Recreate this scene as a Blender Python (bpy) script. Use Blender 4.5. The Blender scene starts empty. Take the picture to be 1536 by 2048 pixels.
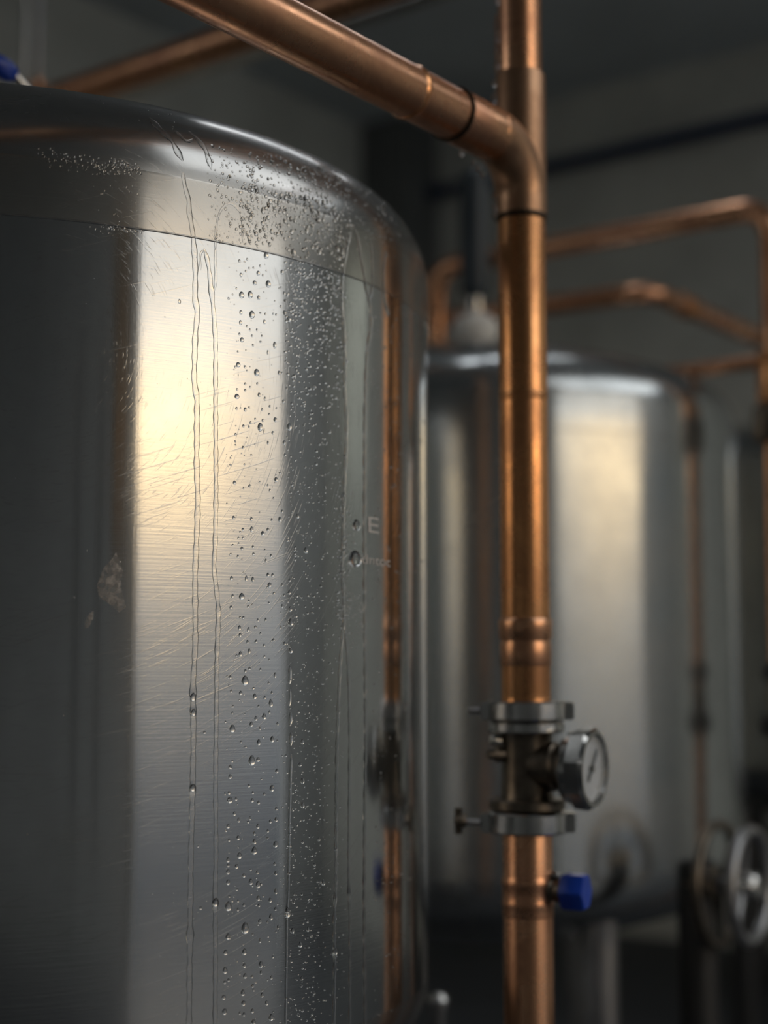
import bpy, bmesh, math, random
from mathutils import Vector, Matrix
random.seed(7)
S = bpy.context.scene
COL = S.collection
CAMZ = 0.95
F = 3000.0
TH = math.atan(F / 30000.0)
CT, ST = math.cos(TH), math.sin(TH)

# ------------------------------------------------------------------ camera
cam_d = bpy.data.cameras.new('camera')
cam = bpy.data.objects.new('camera', cam_d)
COL.objects.link(cam)
S.camera = cam
cam.location = (0, 0, CAMZ)
cam.rotation_euler = (math.pi / 2 + TH, 0, 0)
cam_d.sensor_fit = 'HORIZONTAL'
cam_d.sensor_width = 24.0
cam_d.lens = 24.0 * F / 1536.0
cam_d.clip_start = 0.05
cam_d.clip_end = 100
cam_d.dof.use_dof = True
cam_d.dof.focus_distance = 1.34
cam_d.dof.aperture_fstop = 1.75

# ------------------------------------------------------------------ view
S.view_settings.view_transform = 'Standard'
S.view_settings.look = 'None'
S.view_settings.exposure = 0.0
S.view_settings.gamma = 1.0
S.view_settings.use_curve_mapping = False
S.cycles.use_denoising = True
S.cycles.denoiser = 'OPENIMAGEDENOISE'
S.cycles.max_bounces = 14
S.cycles.glossy_bounces = 8
S.cycles.transmission_bounces = 10
S.cycles.diffuse_bounces = 4
S.cycles.sample_clamp_indirect = 6.0
S.cycles.blur_glossy = 0.3

# ------------------------------------------------------------------ world: hazy evening sky seen through the loading door
W = bpy.data.worlds.new('evening_sky')
S.world = W
W.use_nodes = True
nt = W.node_tree
nt.nodes.clear()


def wn(t, **k):
    n = nt.nodes.new(t)
    for a, b in k.items():
        setattr(n, a, b)
    return n


def wm(op, a, b=None):
    n = wn('ShaderNodeMath', operation=op)
    for i, v in enumerate((a, b)):
        if v is None:
            continue
        if isinstance(v, (int, float)):
            n.inputs[i].default_value = v
        else:
            nt.links.new(v, n.inputs[i])
    return n.outputs[0]


tc = wn('ShaderNodeTexCoord')
sx = wn('ShaderNodeSeparateXYZ')
nt.links.new(tc.outputs['Generated'], sx.inputs[0])
ramp = wn('ShaderNodeValToRGB')
stops = [(-1.0, (.02, .022, .026)), (-.30, (.05, .056, .063)), (-.13, (.055, .066, .078)), (0.0, (.29, .305, .325)),
         (.10, (.56, .57, .57)), (.22, (1.20, 1.19, 1.15)), (.45, (1.45, 1.45, 1.42)), (1.0, (1.4, 1.48, 1.55))]
cr = ramp.color_ramp
while len(cr.elements) < len(stops):
    cr.elements.new(0.5)
for e, (z, c) in zip(cr.elements, stops):
    e.position = (z + 1) / 2
    e.color = (c[0], c[1], c[2], 1)
nt.links.new(wm('MULTIPLY', wm('ADD', sx.outputs[2], 1.0), 0.5), ramp.inputs[0])
SUN_EL, SIG_EL, SUN_AZ, SIG_AZ = 8.4, 1.8, 125.0, 24.0
el = wm('MULTIPLY', wm('ARCSINE', sx.outputs[2]), 57.29578)
az = wm('MULTIPLY', wm('ARCTAN2', sx.outputs[0], sx.outputs[1]), 57.29578)
e1 = wm('DIVIDE', wm('SUBTRACT', el, SUN_EL), SIG_EL)
a1 = wm('DIVIDE', wm('SUBTRACT', az, SUN_AZ), SIG_AZ)
q = wm('ADD', wm('MULTIPLY', e1, e1), wm('MULTIPLY', a1, a1))
g = wm('POWER', 2.71828, wm('MULTIPLY', q, -1.0))
glow = wn('ShaderNodeMix', data_type='RGBA', blend_type='ADD')
glow.clamp_factor = False
nt.links.new(wm('MULTIPLY', g, 1.0), glow.inputs[0])
nt.links.new(ramp.outputs[0], glow.inputs[6])
glow.inputs[7].default_value = (4.8, 3.0, 1.05, 1)
bg = wn('ShaderNodeBackground')
bg.inputs[1].default_value = 1.0
nt.links.new(glow.outputs[2], bg.inputs[0])
wo = wn('ShaderNodeOutputWorld')
nt.links.new(bg.outputs[0], wo.inputs[0])
W.cycles.sampling_method = 'MANUAL'
W.cycles.sample_map_resolution = 1024


# ------------------------------------------------------------------ geometry helpers
def rel(x, y, z):
    return Vector((x, y, z + CAMZ))


def ray(px, py):
    a, b = (px - 768.0) / F, (1024.0 - py) / F
    return Vector((a, CT - b * ST, ST + b * CT))


def at(px, py, Y):
    """Point at world depth Y seen at this pixel of the photograph."""
    d = ray(px, py)
    return rel(*(d * (Y / d.y)))


def zat(py, Y):
    return at(768, py, Y).z


def finish(name, bm, m, parent=None, sharp=40, loc=None):
    me = bpy.data.meshes.new(name)
    bmesh.ops.recalc_face_normals(bm, faces=bm.faces)
    bm.to_mesh(me)
    bm.free()
    for p in me.polygons:
        p.use_smooth = True
    if sharp:
        me.set_sharp_from_angle(angle=math.radians(sharp))
    me.materials.append(m)
    o = bpy.data.objects.new(name, me)
    COL.objects.link(o)
    if parent:
        o.parent = parent
    if loc is not None:
        o.location = loc
    return o


def tag(o, label=None, cat=None, group=None, kind=None):
    if label: o['label'] = label
    if cat: o['category'] = cat
    if group: o['group'] = group
    if kind: o['kind'] = kind
    return o


def thing(name, label, cat, loc=(0, 0, 0), group=None):
    o = bpy.data.objects.new(name, None)
    o.empty_display_size = .05
    COL.objects.link(o)
    o.location = loc
    return tag(o, label, cat, group)


def basis(d):
    d = Vector(d).normalized()
    up = Vector((0, 0, 1)) if abs(d.z) < .95 else Vector((1, 0, 0))
    x = up.cross(d).normalized()
    return x, d.cross(x).normalized(), d


def lathe(bm, prof, o=(0, 0, 0), axis=(0, 0, 1), n=64, cap=True):
    """prof: list of (radius, height along axis)."""
    x, y, z = basis(axis)
    o = Vector(o)
    rings = []
    for r, h in prof:
        if r < 1e-6:
            rings.append([bm.verts.new(o + z * h)])
        else:
            rings.append([bm.verts.new(o + z * h + x * (r * math.cos(2 * math.pi * i / n)) + y * (r * math.sin(2 * math.pi * i / n))) for i in range(n)])
    for a, b in zip(rings, rings[1:]):
        if len(a) == 1 and len(b) == 1:
            continue
        for i in range(n):
            j = (i + 1) % n
            if len(a) == 1:
                bm.faces.new((a[0], b[j], b[i]))
            elif len(b) == 1:
                bm.faces.new((a[i], a[j], b[0]))
            else:
                bm.faces.new((a[i], a[j], b[j], b[i]))
    if cap:
        for r in (rings[0], rings[-1]):
            if len(r) > 2:
                bm.faces.new(r)
    return bm


def rounded(r, h0, h1, b, k=4):
    """cylinder profile with rounded corners"""
    p = [(0, h0)]
    for i in range(k + 1):
        a = math.pi / 2 * i / k
        p.append((r - b + b * math.sin(a), h0 + b - b * math.cos(a)))
    for i in range(k + 1):
        a = math.pi / 2 * i / k
        p.append((r - b + b * math.cos(a), h1 - b + b * math.sin(a)))
    p.append((0, h1))
    return p


def arc_path(pts, rad, k=12):
    """polyline with rounded corners"""
    pts = [Vector(p) for p in pts]
    out = [pts[0]]
    for i in range(1, len(pts) - 1):
        a, b, c = pts[i - 1], pts[i], pts[i + 1]
        u, v = (a - b).normalized(), (c - b).normalized()
        ang = u.angle(v)
        t = rad / math.tan(ang / 2)
        cen = b + (u + v).normalized() * (rad / math.sin(ang / 2))
        p0, p1 = b + u * t - cen, b + v * t - cen
        for j in range(k + 1):
            s = j / k
            w = p0.angle(p1)
            out.append(cen + (p0 * math.sin((1 - s) * w) + p1 * math.sin(s * w)) / math.sin(w))
    out.append(pts[-1])
    return out


def tube(bm, path, r, n=40, cap=True, closed=False):
    path = [Vector(p) for p in path]
    N = len(path)
    rings = []
    xprev = None
    for i, p in enumerate(path):
        if closed:
            d = (path[(i + 1) % N] - path[i - 1]).normalized()
        elif i == 0:
            d = (path[1] - p).normalized()
        elif i == N - 1:
            d = (p - path[-2]).normalized()
        else:
            d = ((p - path[i - 1]).normalized() + (path[i + 1] - p).normalized()).normalized()
        if xprev is None:
            x, y, _ = basis(d)
        else:
            x = (xprev - d * xprev.dot(d)).normalized()
            y = d.cross(x)
        xprev = x
        rr = r[i] if isinstance(r, (list, tuple)) else r
        rings.append([bm.verts.new(p + x * (rr * math.cos(2 * math.pi * k / n)) + y * (rr * math.sin(2 * math.pi * k / n))) for k in range(n)])
    pairs = list(zip(rings, rings[1:]))
    if closed:
        pairs.append((rings[-1], rings[0]))
    for a, b in pairs:
        for i in range(n):
            j = (i + 1) % n
            bm.faces.new((a[i], a[j], b[j], b[i]))
    if cap and not closed:
        bm.faces.new(rings[0])
        bm.faces.new(rings[-1])
    return bm


def box(bm, c, h, M=None):
    vs = []
    for sx_ in (-1, 1):
        for sy_ in (-1, 1):
            for sz_ in (-1, 1):
                v = Vector((sx_ * h[0], sy_ * h[1], sz_ * h[2]))
                if M:
                    v = M @ v
                vs.append(bm.verts.new(v + Vector(c)))
    for f in ((0, 1, 3, 2), (4, 6, 7, 5), (0, 4, 5, 1), (2, 3, 7, 6), (0, 2, 6, 4), (1, 5, 7, 3)):
        bm.faces.new([vs[i] for i in f])
    return bm


def NB():
    return bmesh.new()


# ------------------------------------------------------------------ materials
class NT:
    def __init__(s, name):
        s.m = bpy.data.materials.new(name)
        s.m.use_nodes = True
        s.t = s.m.node_tree
        s.t.nodes.clear()
        s.out = s.n('ShaderNodeOutputMaterial')

    def n(s, t, **k):
        x = s.t.nodes.new(t)
        for a, b in k.items():
            setattr(x, a, b)
        return x

    def l(s, a, b):
        s.t.links.new(a, b)

    def math(s, op, a, b=None, c=None, clamp=False):
        n = s.n('ShaderNodeMath', operation=op)
        n.use_clamp = clamp
        for i, v in enumerate((a, b, c)):
            if v is None: continue
            if isinstance(v, (int, float)):
                n.inputs[i].default_value = v
            else:
                s.l(v, n.inputs[i])
        return n.outputs[0]

    def rng(s, v, a, b, c, d):
        n = s.n('ShaderNodeMapRange')
        s.l(v, n.inputs[0])
        for i, x in enumerate((a, b, c, d)):
            n.inputs[i + 1].default_value = x
        return n.outputs[0]

    def noise(s, vec, scale, detail=3, rough=.5, dist=0):
        n = s.n('ShaderNodeTexNoise')
        s.l(vec, n.inputs['Vector'])
        n.inputs['Scale'].default_value = scale
        n.inputs['Detail'].default_value = detail
        n.inputs['Roughness'].default_value = rough
        n.inputs['Distortion'].default_value = dist
        return n.outputs['Fac']

    def mix(s, f, a, b):
        n = s.n('ShaderNodeMix', data_type='RGBA')
        if isinstance(f, (int, float)):
            n.inputs[0].default_value = f
        else:
            s.l(f, n.inputs[0])
        for i, v in ((6, a), (7, b)):
            if isinstance(v, tuple):
                n.inputs[i].default_value = (*v, 1)
            else:
                s.l(v, n.inputs[i])
        return n.outputs[2]

    def comb(s, x, y, z):
        n = s.n('ShaderNodeCombineXYZ')
        for i, v in enumerate((x, y, z)):
            if isinstance(v, (int, float)):
                n.inputs[i].default_value = v
            else:
                s.l(v, n.inputs[i])
        return n.outputs[0]

    def bsdf(s, **k):
        b = s.n('ShaderNodeBsdfPrincipled')
        for a, v in k.items():
            a = a.replace('_', ' ')
            if isinstance(v, (int, float)):
                b.inputs[a].default_value = v
            elif isinstance(v, tuple):
                b.inputs[a].default_value = (*v, 1)
            else:
                s.l(v, b.inputs[a])
        return b

    def bump(s, h, strength, dist, normal=None):
        b = s.n('ShaderNodeBump')
        b.inputs['Strength'].default_value = strength
        b.inputs['Distance'].default_value = dist
        s.l(h, b.inputs['Height'])
        if normal is not None:
            s.l(normal, b.inputs['Normal'])
        return b.outputs[0]

    def done(s, sh):
        s.l(sh, s.out.inputs[0])
        return s.m


def steel_tank(name, base=(.63, .645, .65), rough=.135, aniso=.78, haze=.065, scratch=.6, hazecol=(.48, .48, .47)):
    M = NT(name)
    tc = M.n('ShaderNodeTexCoord')
    sp = M.n('ShaderNodeSeparateXYZ')
    M.l(tc.outputs['Object'], sp.inputs[0])
    X, Y, Z = sp.outputs
    th = M.math('ARCTAN2', Y, X)
    s_ = M.math('MULTIPLY', th, .5)                 # arc length on a 0.5 m radius shell
    # circumferential brushing
    v1 = M.comb(M.math('MULTIPLY', s_, 6.0), M.math('MULTIPLY', Z, 420.0), 0)
    brush = M.noise(v1, 1.0, 4, .6)
    v1b = M.comb(M.math('MULTIPLY', s_, 320.0), M.math('MULTIPLY', Z, 9.0), 3)
    brush2 = M.noise(v1b, 1.0, 3, .6)
    # swirling polishing arcs about a point to the left and above
    dx = M.math('SUBTRACT', s_, -.62)
    dz = M.math('SUBTRACT', Z, 1.22)
    rr = M.math('SQRT', M.math('ADD', M.math('MULTIPLY', dx, dx), M.math('MULTIPLY', dz, dz)))
    ph = M.math('ARCTAN2', dz, dx)
    v2 = M.comb(M.math('MULTIPLY', rr, 620.0), M.math('MULTIPLY', ph, 7.0), 0)
    arcs = M.rng(M.noise(v2, 1.0, 2, .5, .4), .60, .72, 0, 1)
    # random hair scratches, two directions
    v3 = M.comb(M.math('MULTIPLY', M.math('ADD', s_, M.math('MULTIPLY', Z, .35)), 12.0), M.math('MULTIPLY', M.math('SUBTRACT', Z, M.math('MULTIPLY', s_, .35)), 520.0), 7)
    hair = M.rng(M.noise(v3, 1.0, 1, .5, .2), .66, .74, 0, 1)
    big = M.noise(tc.outputs['Object'], 7.0, 4, .6)
    fine = M.noise(tc.outputs['Object'], 420.0, 2, .5)
    msk = M.rng(big, .42, .62, .15, 1.0)
    scr = M.math('MULTIPLY', M.math('ADD', arcs, M.math('MULTIPLY', hair, .8)), msk)
    h = M.math('ADD', M.math('MULTIPLY', brush, .55), M.math('MULTIPLY', scr, .5 * scratch))
    h = M.math('ADD', h, M.math('MULTIPLY', brush2, .15))
    h = M.math('ADD', h, M.math('MULTIPLY', fine, .12))
    nrm = M.bump(h, .16, .00045)
    # very low frequency dents of the rolled sheet
    wav = M.noise(M.comb(M.math('MULTIPLY', s_, 9.0), M.math('MULTIPLY', Z, 1.6), 0), 1.0, 2, .5)
    nrm = M.bump(wav, .22, .004, nrm)
    tan = M.n('ShaderNodeTangent', direction_type='RADIAL', axis='Z')
    r = M.math('ADD', M.math('MULTIPLY', big, .06), rough - .03)
    r = M.math('ADD', r, M.math('MULTIPLY', scr, .05))
    b = M.bsdf(Base_Color=M.mix(M.rng(big, .35, .7, 0, 1), base, tuple(c * .86 for c in base)), Metallic=1.0, Roughness=r,
               Anisotropic=aniso, Anisotropic_Rotation=.25)
    M.l(nrm, b.inputs['Normal'])
    M.l(tan.outputs[0], b.inputs['Tangent'])
    b2 = M.bsdf(Base_Color=hazecol, Metallic=1.0, Roughness=.5)
    M.l(nrm, b2.inputs['Normal'])
    mx = M.n('ShaderNodeMixShader')
    M.l(M.math('ADD', M.math('MULTIPLY', scr, .22), M.rng(big, .3, .75, haze * .5, haze * 1.5)), mx.inputs[0])
    M.l(b.outputs[0], mx.inputs[1])
    M.l(b2.outputs[0], mx.inputs[2])
    return M.done(mx.outputs[0])


def simple(name, col, metal=0.0, rough=.5, var=0.0, scale=20, bump=0.0, **k):
    M = NT(name)
    tc = M.n('ShaderNodeTexCoord')
    nz = M.noise(tc.outputs['Object'], scale, 5, .6)
    c = M.mix(M.rng(nz, .3, .7, 0, 1), tuple(x * (1 - var) for x in col), tuple(min(1, x * (1 + var)) for x in col))
    b = M.bsdf(Base_Color=c, Metallic=metal, Roughness=M.rng(nz, .3, .7, max(.02, rough - .06), rough + .06), **k)
    if bump:
        M.l(M.bump(nz, bump, .003), b.inputs['Normal'])
    return M.done(b.outputs[0])


def copper(name, col=(.90, .49, .28), dark=(.54, .28, .17), rough=.2, sc=1.0):
    M = NT(name)
    tc = M.n('ShaderNodeTexCoord')
    P = tc.outputs['Object']
    n1 = M.noise(P, 13 * sc, 5, .65, .5)
    n2 = M.noise(P, 60 * sc, 4, .6)
    f = M.math('ADD', M.math('MULTIPLY', n1, .88), M.math('MULTIPLY', n2, .12))
    c = M.mix(M.rng(f, .40, .62, 0, 1), col, dark)
    c = M.mix(M.rng(M.noise(P, 5 * sc, 3, .5), .55, .75, 0, .6), c, (.62, .30, .22))
    r = M.rng(f, .35, .65, rough, rough + .16)
    b = M.bsdf(Base_Color=c, Metallic=1.0, Roughness=r)
    M.l(M.bump(n2, .05, .0012), b.inputs['Normal'])
    b2 = M.bsdf(Base_Color=col, Metallic=1.0, Roughness=.55)
    mx = M.n('ShaderNodeMixShader')
    mx.inputs[0].default_value = .14
    M.l(b.outputs[0], mx.inputs[1])
    M.l(b2.outputs[0], mx.inputs[2])
    return M.done(mx.outputs[0])


TANK = steel_tank('brushed_tank_steel')
HEADM = steel_tank('pressed_head_steel', base=(.52, .52, .51), rough=.2, aniso=.5, haze=.14, scratch=.3)
BANDM = steel_tank('brushed_band_steel', base=(.60, .58, .54), rough=.2, aniso=.85, haze=.12, scratch=.3)
TANK2 = steel_tank('far_tank_steel', base=(.55, .58, .585), rough=.17, aniso=.72, haze=.2, scratch=.2)
STEEL = simple('polished_fitting_steel', (.60, .59, .57), 1, .22, .15, 40)
DSTEEL = simple('dull_pipe_steel', (.42, .42, .43), 1, .42, .15, 20)
DARKM = simple('dark_bronze', (.20, .165, .13), 1, .36, .3, 60, .1)
COPPER = copper('aged_copper')
COPPER2 = copper('warm_copper', (.97, .47, .20), (.60, .29, .14), .18)
TEE = copper('cast_tee_copper', (.60, .36, .22), (.40, .23, .14), .3)
SOLDER = simple('dark_solder_ring', (.10, .07, .05), 1, .45, .2, 90)
BLUE = simple('blue_cap_plastic', (.012, .06, .46), 0, .32, .1, 60)
BLUEP = simple('blue_painted_conduit', (.012, .028, .09), 0, .45, .1, 10)
SLATE = simple('slate_painted_metal', (.045, .062, .078), 0, .4, .1, 10)
BLACK = simple('black_rubber', (.02, .02, .02), 0, .5, .1, 40)
DIAL = simple('white_dial', (.80, .83, .88), 0, .45, .06, 120)
INK = simple('dark_dial_ink', (.05, .06, .075), 0, .5, 0, 40)
MARK = simple('pale_printed_mark', (.72, .67, .63), 0, .6, .2, 200)
def grease(name, col):
    M = NT(name)
    tc = M.n('ShaderNodeTexCoord')
    n = M.noise(tc.outputs['Object'], 150, 5, .7, .6)
    b = M.bsdf(Base_Color=col, Roughness=.5)
    t = M.n('ShaderNodeBsdfTransparent')
    mx = M.n('ShaderNodeMixShader')
    M.l(M.rng(n, .36, .60, .85, .12), mx.inputs[0])
    M.l(t.outputs[0], mx.inputs[1])
    M.l(b.outputs[0], mx.inputs[2])
    return M.done(mx.outputs[0])


GREASE = grease('dried_grease_smear', (.66, .59, .53))
WALL = simple('grey_concrete_wall', (.64, .635, .57), 0, .85, .14, 3, .3)
DWALL = simple('dark_painted_wall', (.60, .615, .61), 0, .8, .14, 3, .2)
CEIL = simple('dark_grey_ceiling', (.54, .585, .62), 0, .8, .12, 2)
FLOOR = simple('dark_coated_floor', (.045, .050, .058), 0, .58, .3, 4)
TRIM = simple('dark_door_frame', (.05, .055, .06), .2, .45, .1, 10)


def glassy(name, ior=1.33, col=(1, 1, 1), rough=0.0):
    M = NT(name)
    b = M.bsdf(Base_Color=col, Roughness=rough, IOR=ior, Transmission_Weight=1.0)
    return M.done(b.outputs[0])


WATER = glassy('clear_water')
GLASS = glassy('gauge_glass', 1.45)
M_ = NT('lit_tube')
em = M_.n('ShaderNodeEmission')
em.inputs[0].default_value = (.95, .97, 1.0, 1)
em.inputs[1].default_value = 6.0
LAMP = M_.done(em.outputs[0])

M_ = NT('tinted_window_glass')
tr_ = M_.n('ShaderNodeBsdfTransparent')
tr_.inputs[0].default_value = (.60, .61, .57, 1)
gl_ = M_.n('ShaderNodeBsdfGlossy')
gl_.inputs['Roughness'].default_value = .03
mx_ = M_.n('ShaderNodeMixShader')
mx_.inputs[0].default_value = .05
M_.l(tr_.outputs[0], mx_.inputs[1])
M_.l(gl_.outputs[0], mx_.inputs[2])
PANE = M_.done(mx_.outputs[0])
M_ = NT('added_slot_tint')
tr_ = M_.n('ShaderNodeBsdfTransparent')
tr_.inputs[0].default_value = (.17, .145, .115, 1)
SLOT_TINT = M_.done(tr_.outputs[0])

# ------------------------------------------------------------------ room shell
C0 = Vector((.04, 6.0, 0))
A = Vector((.602, .7985, 0)).normalized()      # away, to the right
B = Vector((-A.y, A.x, 0))                     # away, to the left
CEIL_Z = CAMZ + 2.14
RW, RL = 6.0, 8.2                               # room width along -B, length along -A
Mroom = Matrix(((-B.x, -A.x, 0), (-B.y, -A.y, 0), (0, 0, 1)))


def room(u, v, z):
    return C0 - B * u - A * v + Vector((0, 0, z))


def slab(name, u0, u1, v0, v1, z0, z1, m, parent=None):
    bm = NB()
    box(bm, room((u0 + u1) / 2, (v0 + v1) / 2, (z0 + z1) / 2), ((u1 - u0) / 2, (v1 - v0) / 2, (z1 - z0) / 2), Mroom)
    return finish(name, bm, m, parent, 30)


T_ = .2
tag(slab('floor', -T_, RW + T_, -T_, RL + T_, -.2, 0, FLOOR), kind='structure')
SK = (3.9, 5.9, 0.9, 3.7)                        # unseen roof opening added to brighten the walls: u0, u1, v0, v1
bm = NB()
for (a, b_, c, d) in ((-T_, SK[0], -T_, RL + T_), (SK[1], RW + T_, -T_, RL + T_), (SK[0], SK[1], -T_, SK[2]), (SK[0], SK[1], SK[3], RL + T_)):
    box(bm, room((a + b_) / 2, (c + d) / 2, CEIL_Z + .1), ((b_ - a) / 2, (d - c) / 2, .1), Mroom)
tag(finish('ceiling', bm, CEIL, None, 30), kind='structure')
BW = (4.25, 5.35, 1.30, 2.56)                    # back wall window u0, u1, z0, z1
bm = NB()
for (a, b_, z0, z1) in ((-T_, BW[0], 0, CEIL_Z), (BW[1], RW + T_, 0, CEIL_Z), (BW[0], BW[1], 0, BW[2]), (BW[0], BW[1], BW[3], CEIL_Z)):
    box(bm, room((a + b_) / 2, -T_ / 2, (z0 + z1) / 2), ((b_ - a) / 2, T_ / 2, (z1 - z0) / 2), Mroom)
tag(finish('wall_back', bm, WALL, None, 30), kind='structure')
win = thing('window_1', 'tinted window in the back wall near the loading door', 'window', room((BW[0] + BW[1]) / 2, -.08, BW[2]))
del win['label'], win['category']
win['kind'] = 'structure'
wo_ = win.location
bm = NB()
box(bm, room((BW[0] + BW[1]) / 2, -.08, (BW[2] + BW[3]) / 2) - wo_, ((BW[1] - BW[0]) / 2, .003, (BW[3] - BW[2]) / 2), Mroom)
finish('window_pane', bm, PANE, win, 30)
bm = NB()
for (a, b_, z0, z1) in ((BW[0], BW[0] + .04, BW[2], BW[3]), (BW[1] - .04, BW[1], BW[2], BW[3]), (BW[0], BW[1], BW[2], BW[2] + .04), (BW[0], BW[1], BW[3] - .04, BW[3])):
    box(bm, room((a + b_) / 2, -.05, (z0 + z1) / 2) - wo_, ((b_ - a) / 2, .025, (z1 - z0) / 2), Mroom)
finish('window_frame', bm, TRIM, win, 30)
LW = (4.9, 7.9, .9, 2.75)                        # unseen left opening added for fill daylight: v0, v1, z0, z1
bm = NB()
for (a, b_, z0, z1) in ((0, LW[0], 0, CEIL_Z), (LW[1], RL, 0, CEIL_Z), (LW[0], LW[1], 0, LW[2]), (LW[0], LW[1], LW[3], CEIL_Z)):
    box(bm, room(-T_ / 2, (a + b_) / 2, (z0 + z1) / 2), (T_ / 2, (b_ - a) / 2, (z1 - z0) / 2), Mroom)
tag(finish('wall_left', bm, WALL, None, 30), kind='structure')
tag(slab('wall_front', -T_, RW + T_, RL, RL + T_, 0, CEIL_Z, DWALL), kind='structure')
# right wall with the wide loading door opening
DV0, DV1, DZ = 1.45, 4.27, 2.80
bm = NB()
SL = ((4.42, 4.66, 1.25, 2.75), (4.82, 4.87, .4, 2.0), (5.16, 5.21, .4, 2.0))  # unseen slots added to draw warm streaks in the near tank's reflection
cols_ = [(0, DV0, 0, CEIL_Z), (DV0, DV1, DZ, CEIL_Z)]
v_ = DV1
for (a, b_, z0, z1) in SL:
    cols_ += [(v_, a, 0, CEIL_Z), (a, b_, 0, z0), (a, b_, z1, CEIL_Z)]
    v_ = b_
cols_.append((v_, RL, 0, CEIL_Z))
for (a, b_, z0, z1) in cols_:
    box(bm, room(RW + T_ / 2, (a + b_) / 2, (z0 + z1) / 2), (T_ / 2, (b_ - a) / 2, (z1 - z0) / 2), Mroom)
tag(finish('wall_right', bm, DWALL, None, 30), kind='structure')
for k_, (a, b_, z0, z1) in enumerate(SL):
    bm = NB()
    box(bm, room(RW + .02, (a + b_) / 2, (z0 + z1) / 2), (.004, (b_ - a) / 2, (z1 - z0) / 2), Mroom)
    tag(finish('window_%d' % (k_ + 2), bm, SLOT_TINT, None, 30), kind='structure')  # added panes, tinted dark so the reflected streaks stay faint
bm = NB()
for (a, b_, z0, z1) in ((DV0 - .06, DV0, 0, DZ + .06), (DV1, DV1 + .06, 0, DZ + .06), (DV0, DV1, DZ, DZ + .06)):
    box(bm, room(RW - .015, (a + b_) / 2, (z0 + z1) / 2), (.02, (b_ - a) / 2, (z1 - z0) / 2), Mroom)
tag(finish('trim_1', bm, TRIM, None, 30), kind='structure')

# ------------------------------------------------------------------ tanks
ZB, ZT, RK, KA = -.34, .43, .09, math.radians(68)


def head_prof(R, rk=RK, z0=0.0, n=14):
    p = []
    for i in range(n + 1):
        a = KA * i / n
        p.append((R - rk + rk * math.cos(a), z0 + rk * math.sin(a)))
    rj, zj = p[-1]
    sl = math.pi / 2 - KA
    cr_ = rj / math.sin(sl)
    zc = zj - cr_ * math.cos(sl)
    for i in range(1, 15):
        a = sl * (1 - i / 14)
        p.append((cr_ * math.sin(a), zc + cr_ * math.cos(a)))
    return p


def make_tank(cx, cy, R, zb, zt, label, mats, leg_a=0.0, seam=.053, seg=256, group=None, legs=4, legm=None):
    t = thing('steel_tank', label, 'tank', (cx, cy, 0), group)
    sm, hm, bmn = mats
    zb += CAMZ
    zt += CAMZ
    bm = NB()
    lathe(bm, [(R, zb), (R, zb + .1), (R, (zb + zt) / 2), (R, zt - seam)], n=seg, cap=False)
    finish('shell', bm, sm, t, 0)
    bm = NB()
    lathe(bm, [(R + .0003, zt - seam), (R + .0003, zt - .002), (R, zt)], n=seg, cap=False)
    finish('upper_band', bm, bmn, t, 0)
    bm = NB()
    ring = [(R - .0005, zt - seam - .0012), (R + .0005, zt - seam - .0007), (R + .0007, zt - seam), (R + .0006, zt - seam + .0006), (R, zt - seam + .0010)]
    lathe(bm, ring, n=seg, cap=False)
    finish('weld_seam', bm, hm, t, 0)
    bm = NB()
    lathe(bm, [(r, zt + z) for r, z in head_prof(R)], n=seg, cap=False)
    finish('top_head', bm, hm, t, 0)
    bm = NB()
    lathe(bm, [(r, zb - z) for r, z in head_prof(R)], n=seg // 2, cap=False)
    finish('bottom_head', bm, hm, t, 0)
    for i in range(legs):
        a = leg_a + i * 2 * math.pi / legs
        x, y = R * .84 * math.cos(a), R * .84 * math.sin(a)
        bm = NB()
        lathe(bm, rounded(.032, .02, zb - .045, .02, 6), (x, y, 0), n=32)
        lg = finish('leg', bm, legm or DSTEEL, t, 40)
        bm = NB()
        lathe(bm, rounded(.05, 0, .02, .005), (x, y, 0), n=32)
        finish('foot', bm, BLACK, lg, 40)
    return t


T1C, T2C = Vector((-.449, 1.722, 0)), Vector((.176, 2.90, 0))
tank1 = make_tank(T1C.x, T1C.y, .5, ZB, ZT, 'large brushed steel tank beaded with water, closest to the viewer on the left', (TANK, HEADM, BANDM), .35, seg=512)
tank2 = make_tank(T2C.x, T2C.y, .5, ZB, ZT, 'blurred steel tank on legs behind the thick vertical copper riser', (TANK2, TANK2, TANK2), math.atan2(-.38, .174), legs=3)
tank3 = make_tank(1.35, 4.10, .6, -.245, .50, 'distant steel tank at the right edge, mostly hidden by the blurred tank', (TANK2, TANK2, TANK2), .5, legm=BLACK)  # legs coloured black to look unlit in the dark below the tanks

# ------------------------------------------------------------------ surface of the near tank
R1 = .5
_hp = head_prof(R1)


def tank_r(z):
    if z <= ZT:
        return R1
    h = z - ZT
    if h >= _hp[-1][1]:
        return -1
    for (r0, z0), (r1, z1) in zip(_hp, _hp[1:]):
        if z0 <= h <= z1:
            return r0 + (r1 - r0) * (h - z0) / max(1e-9, z1 - z0)
    return -1


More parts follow.
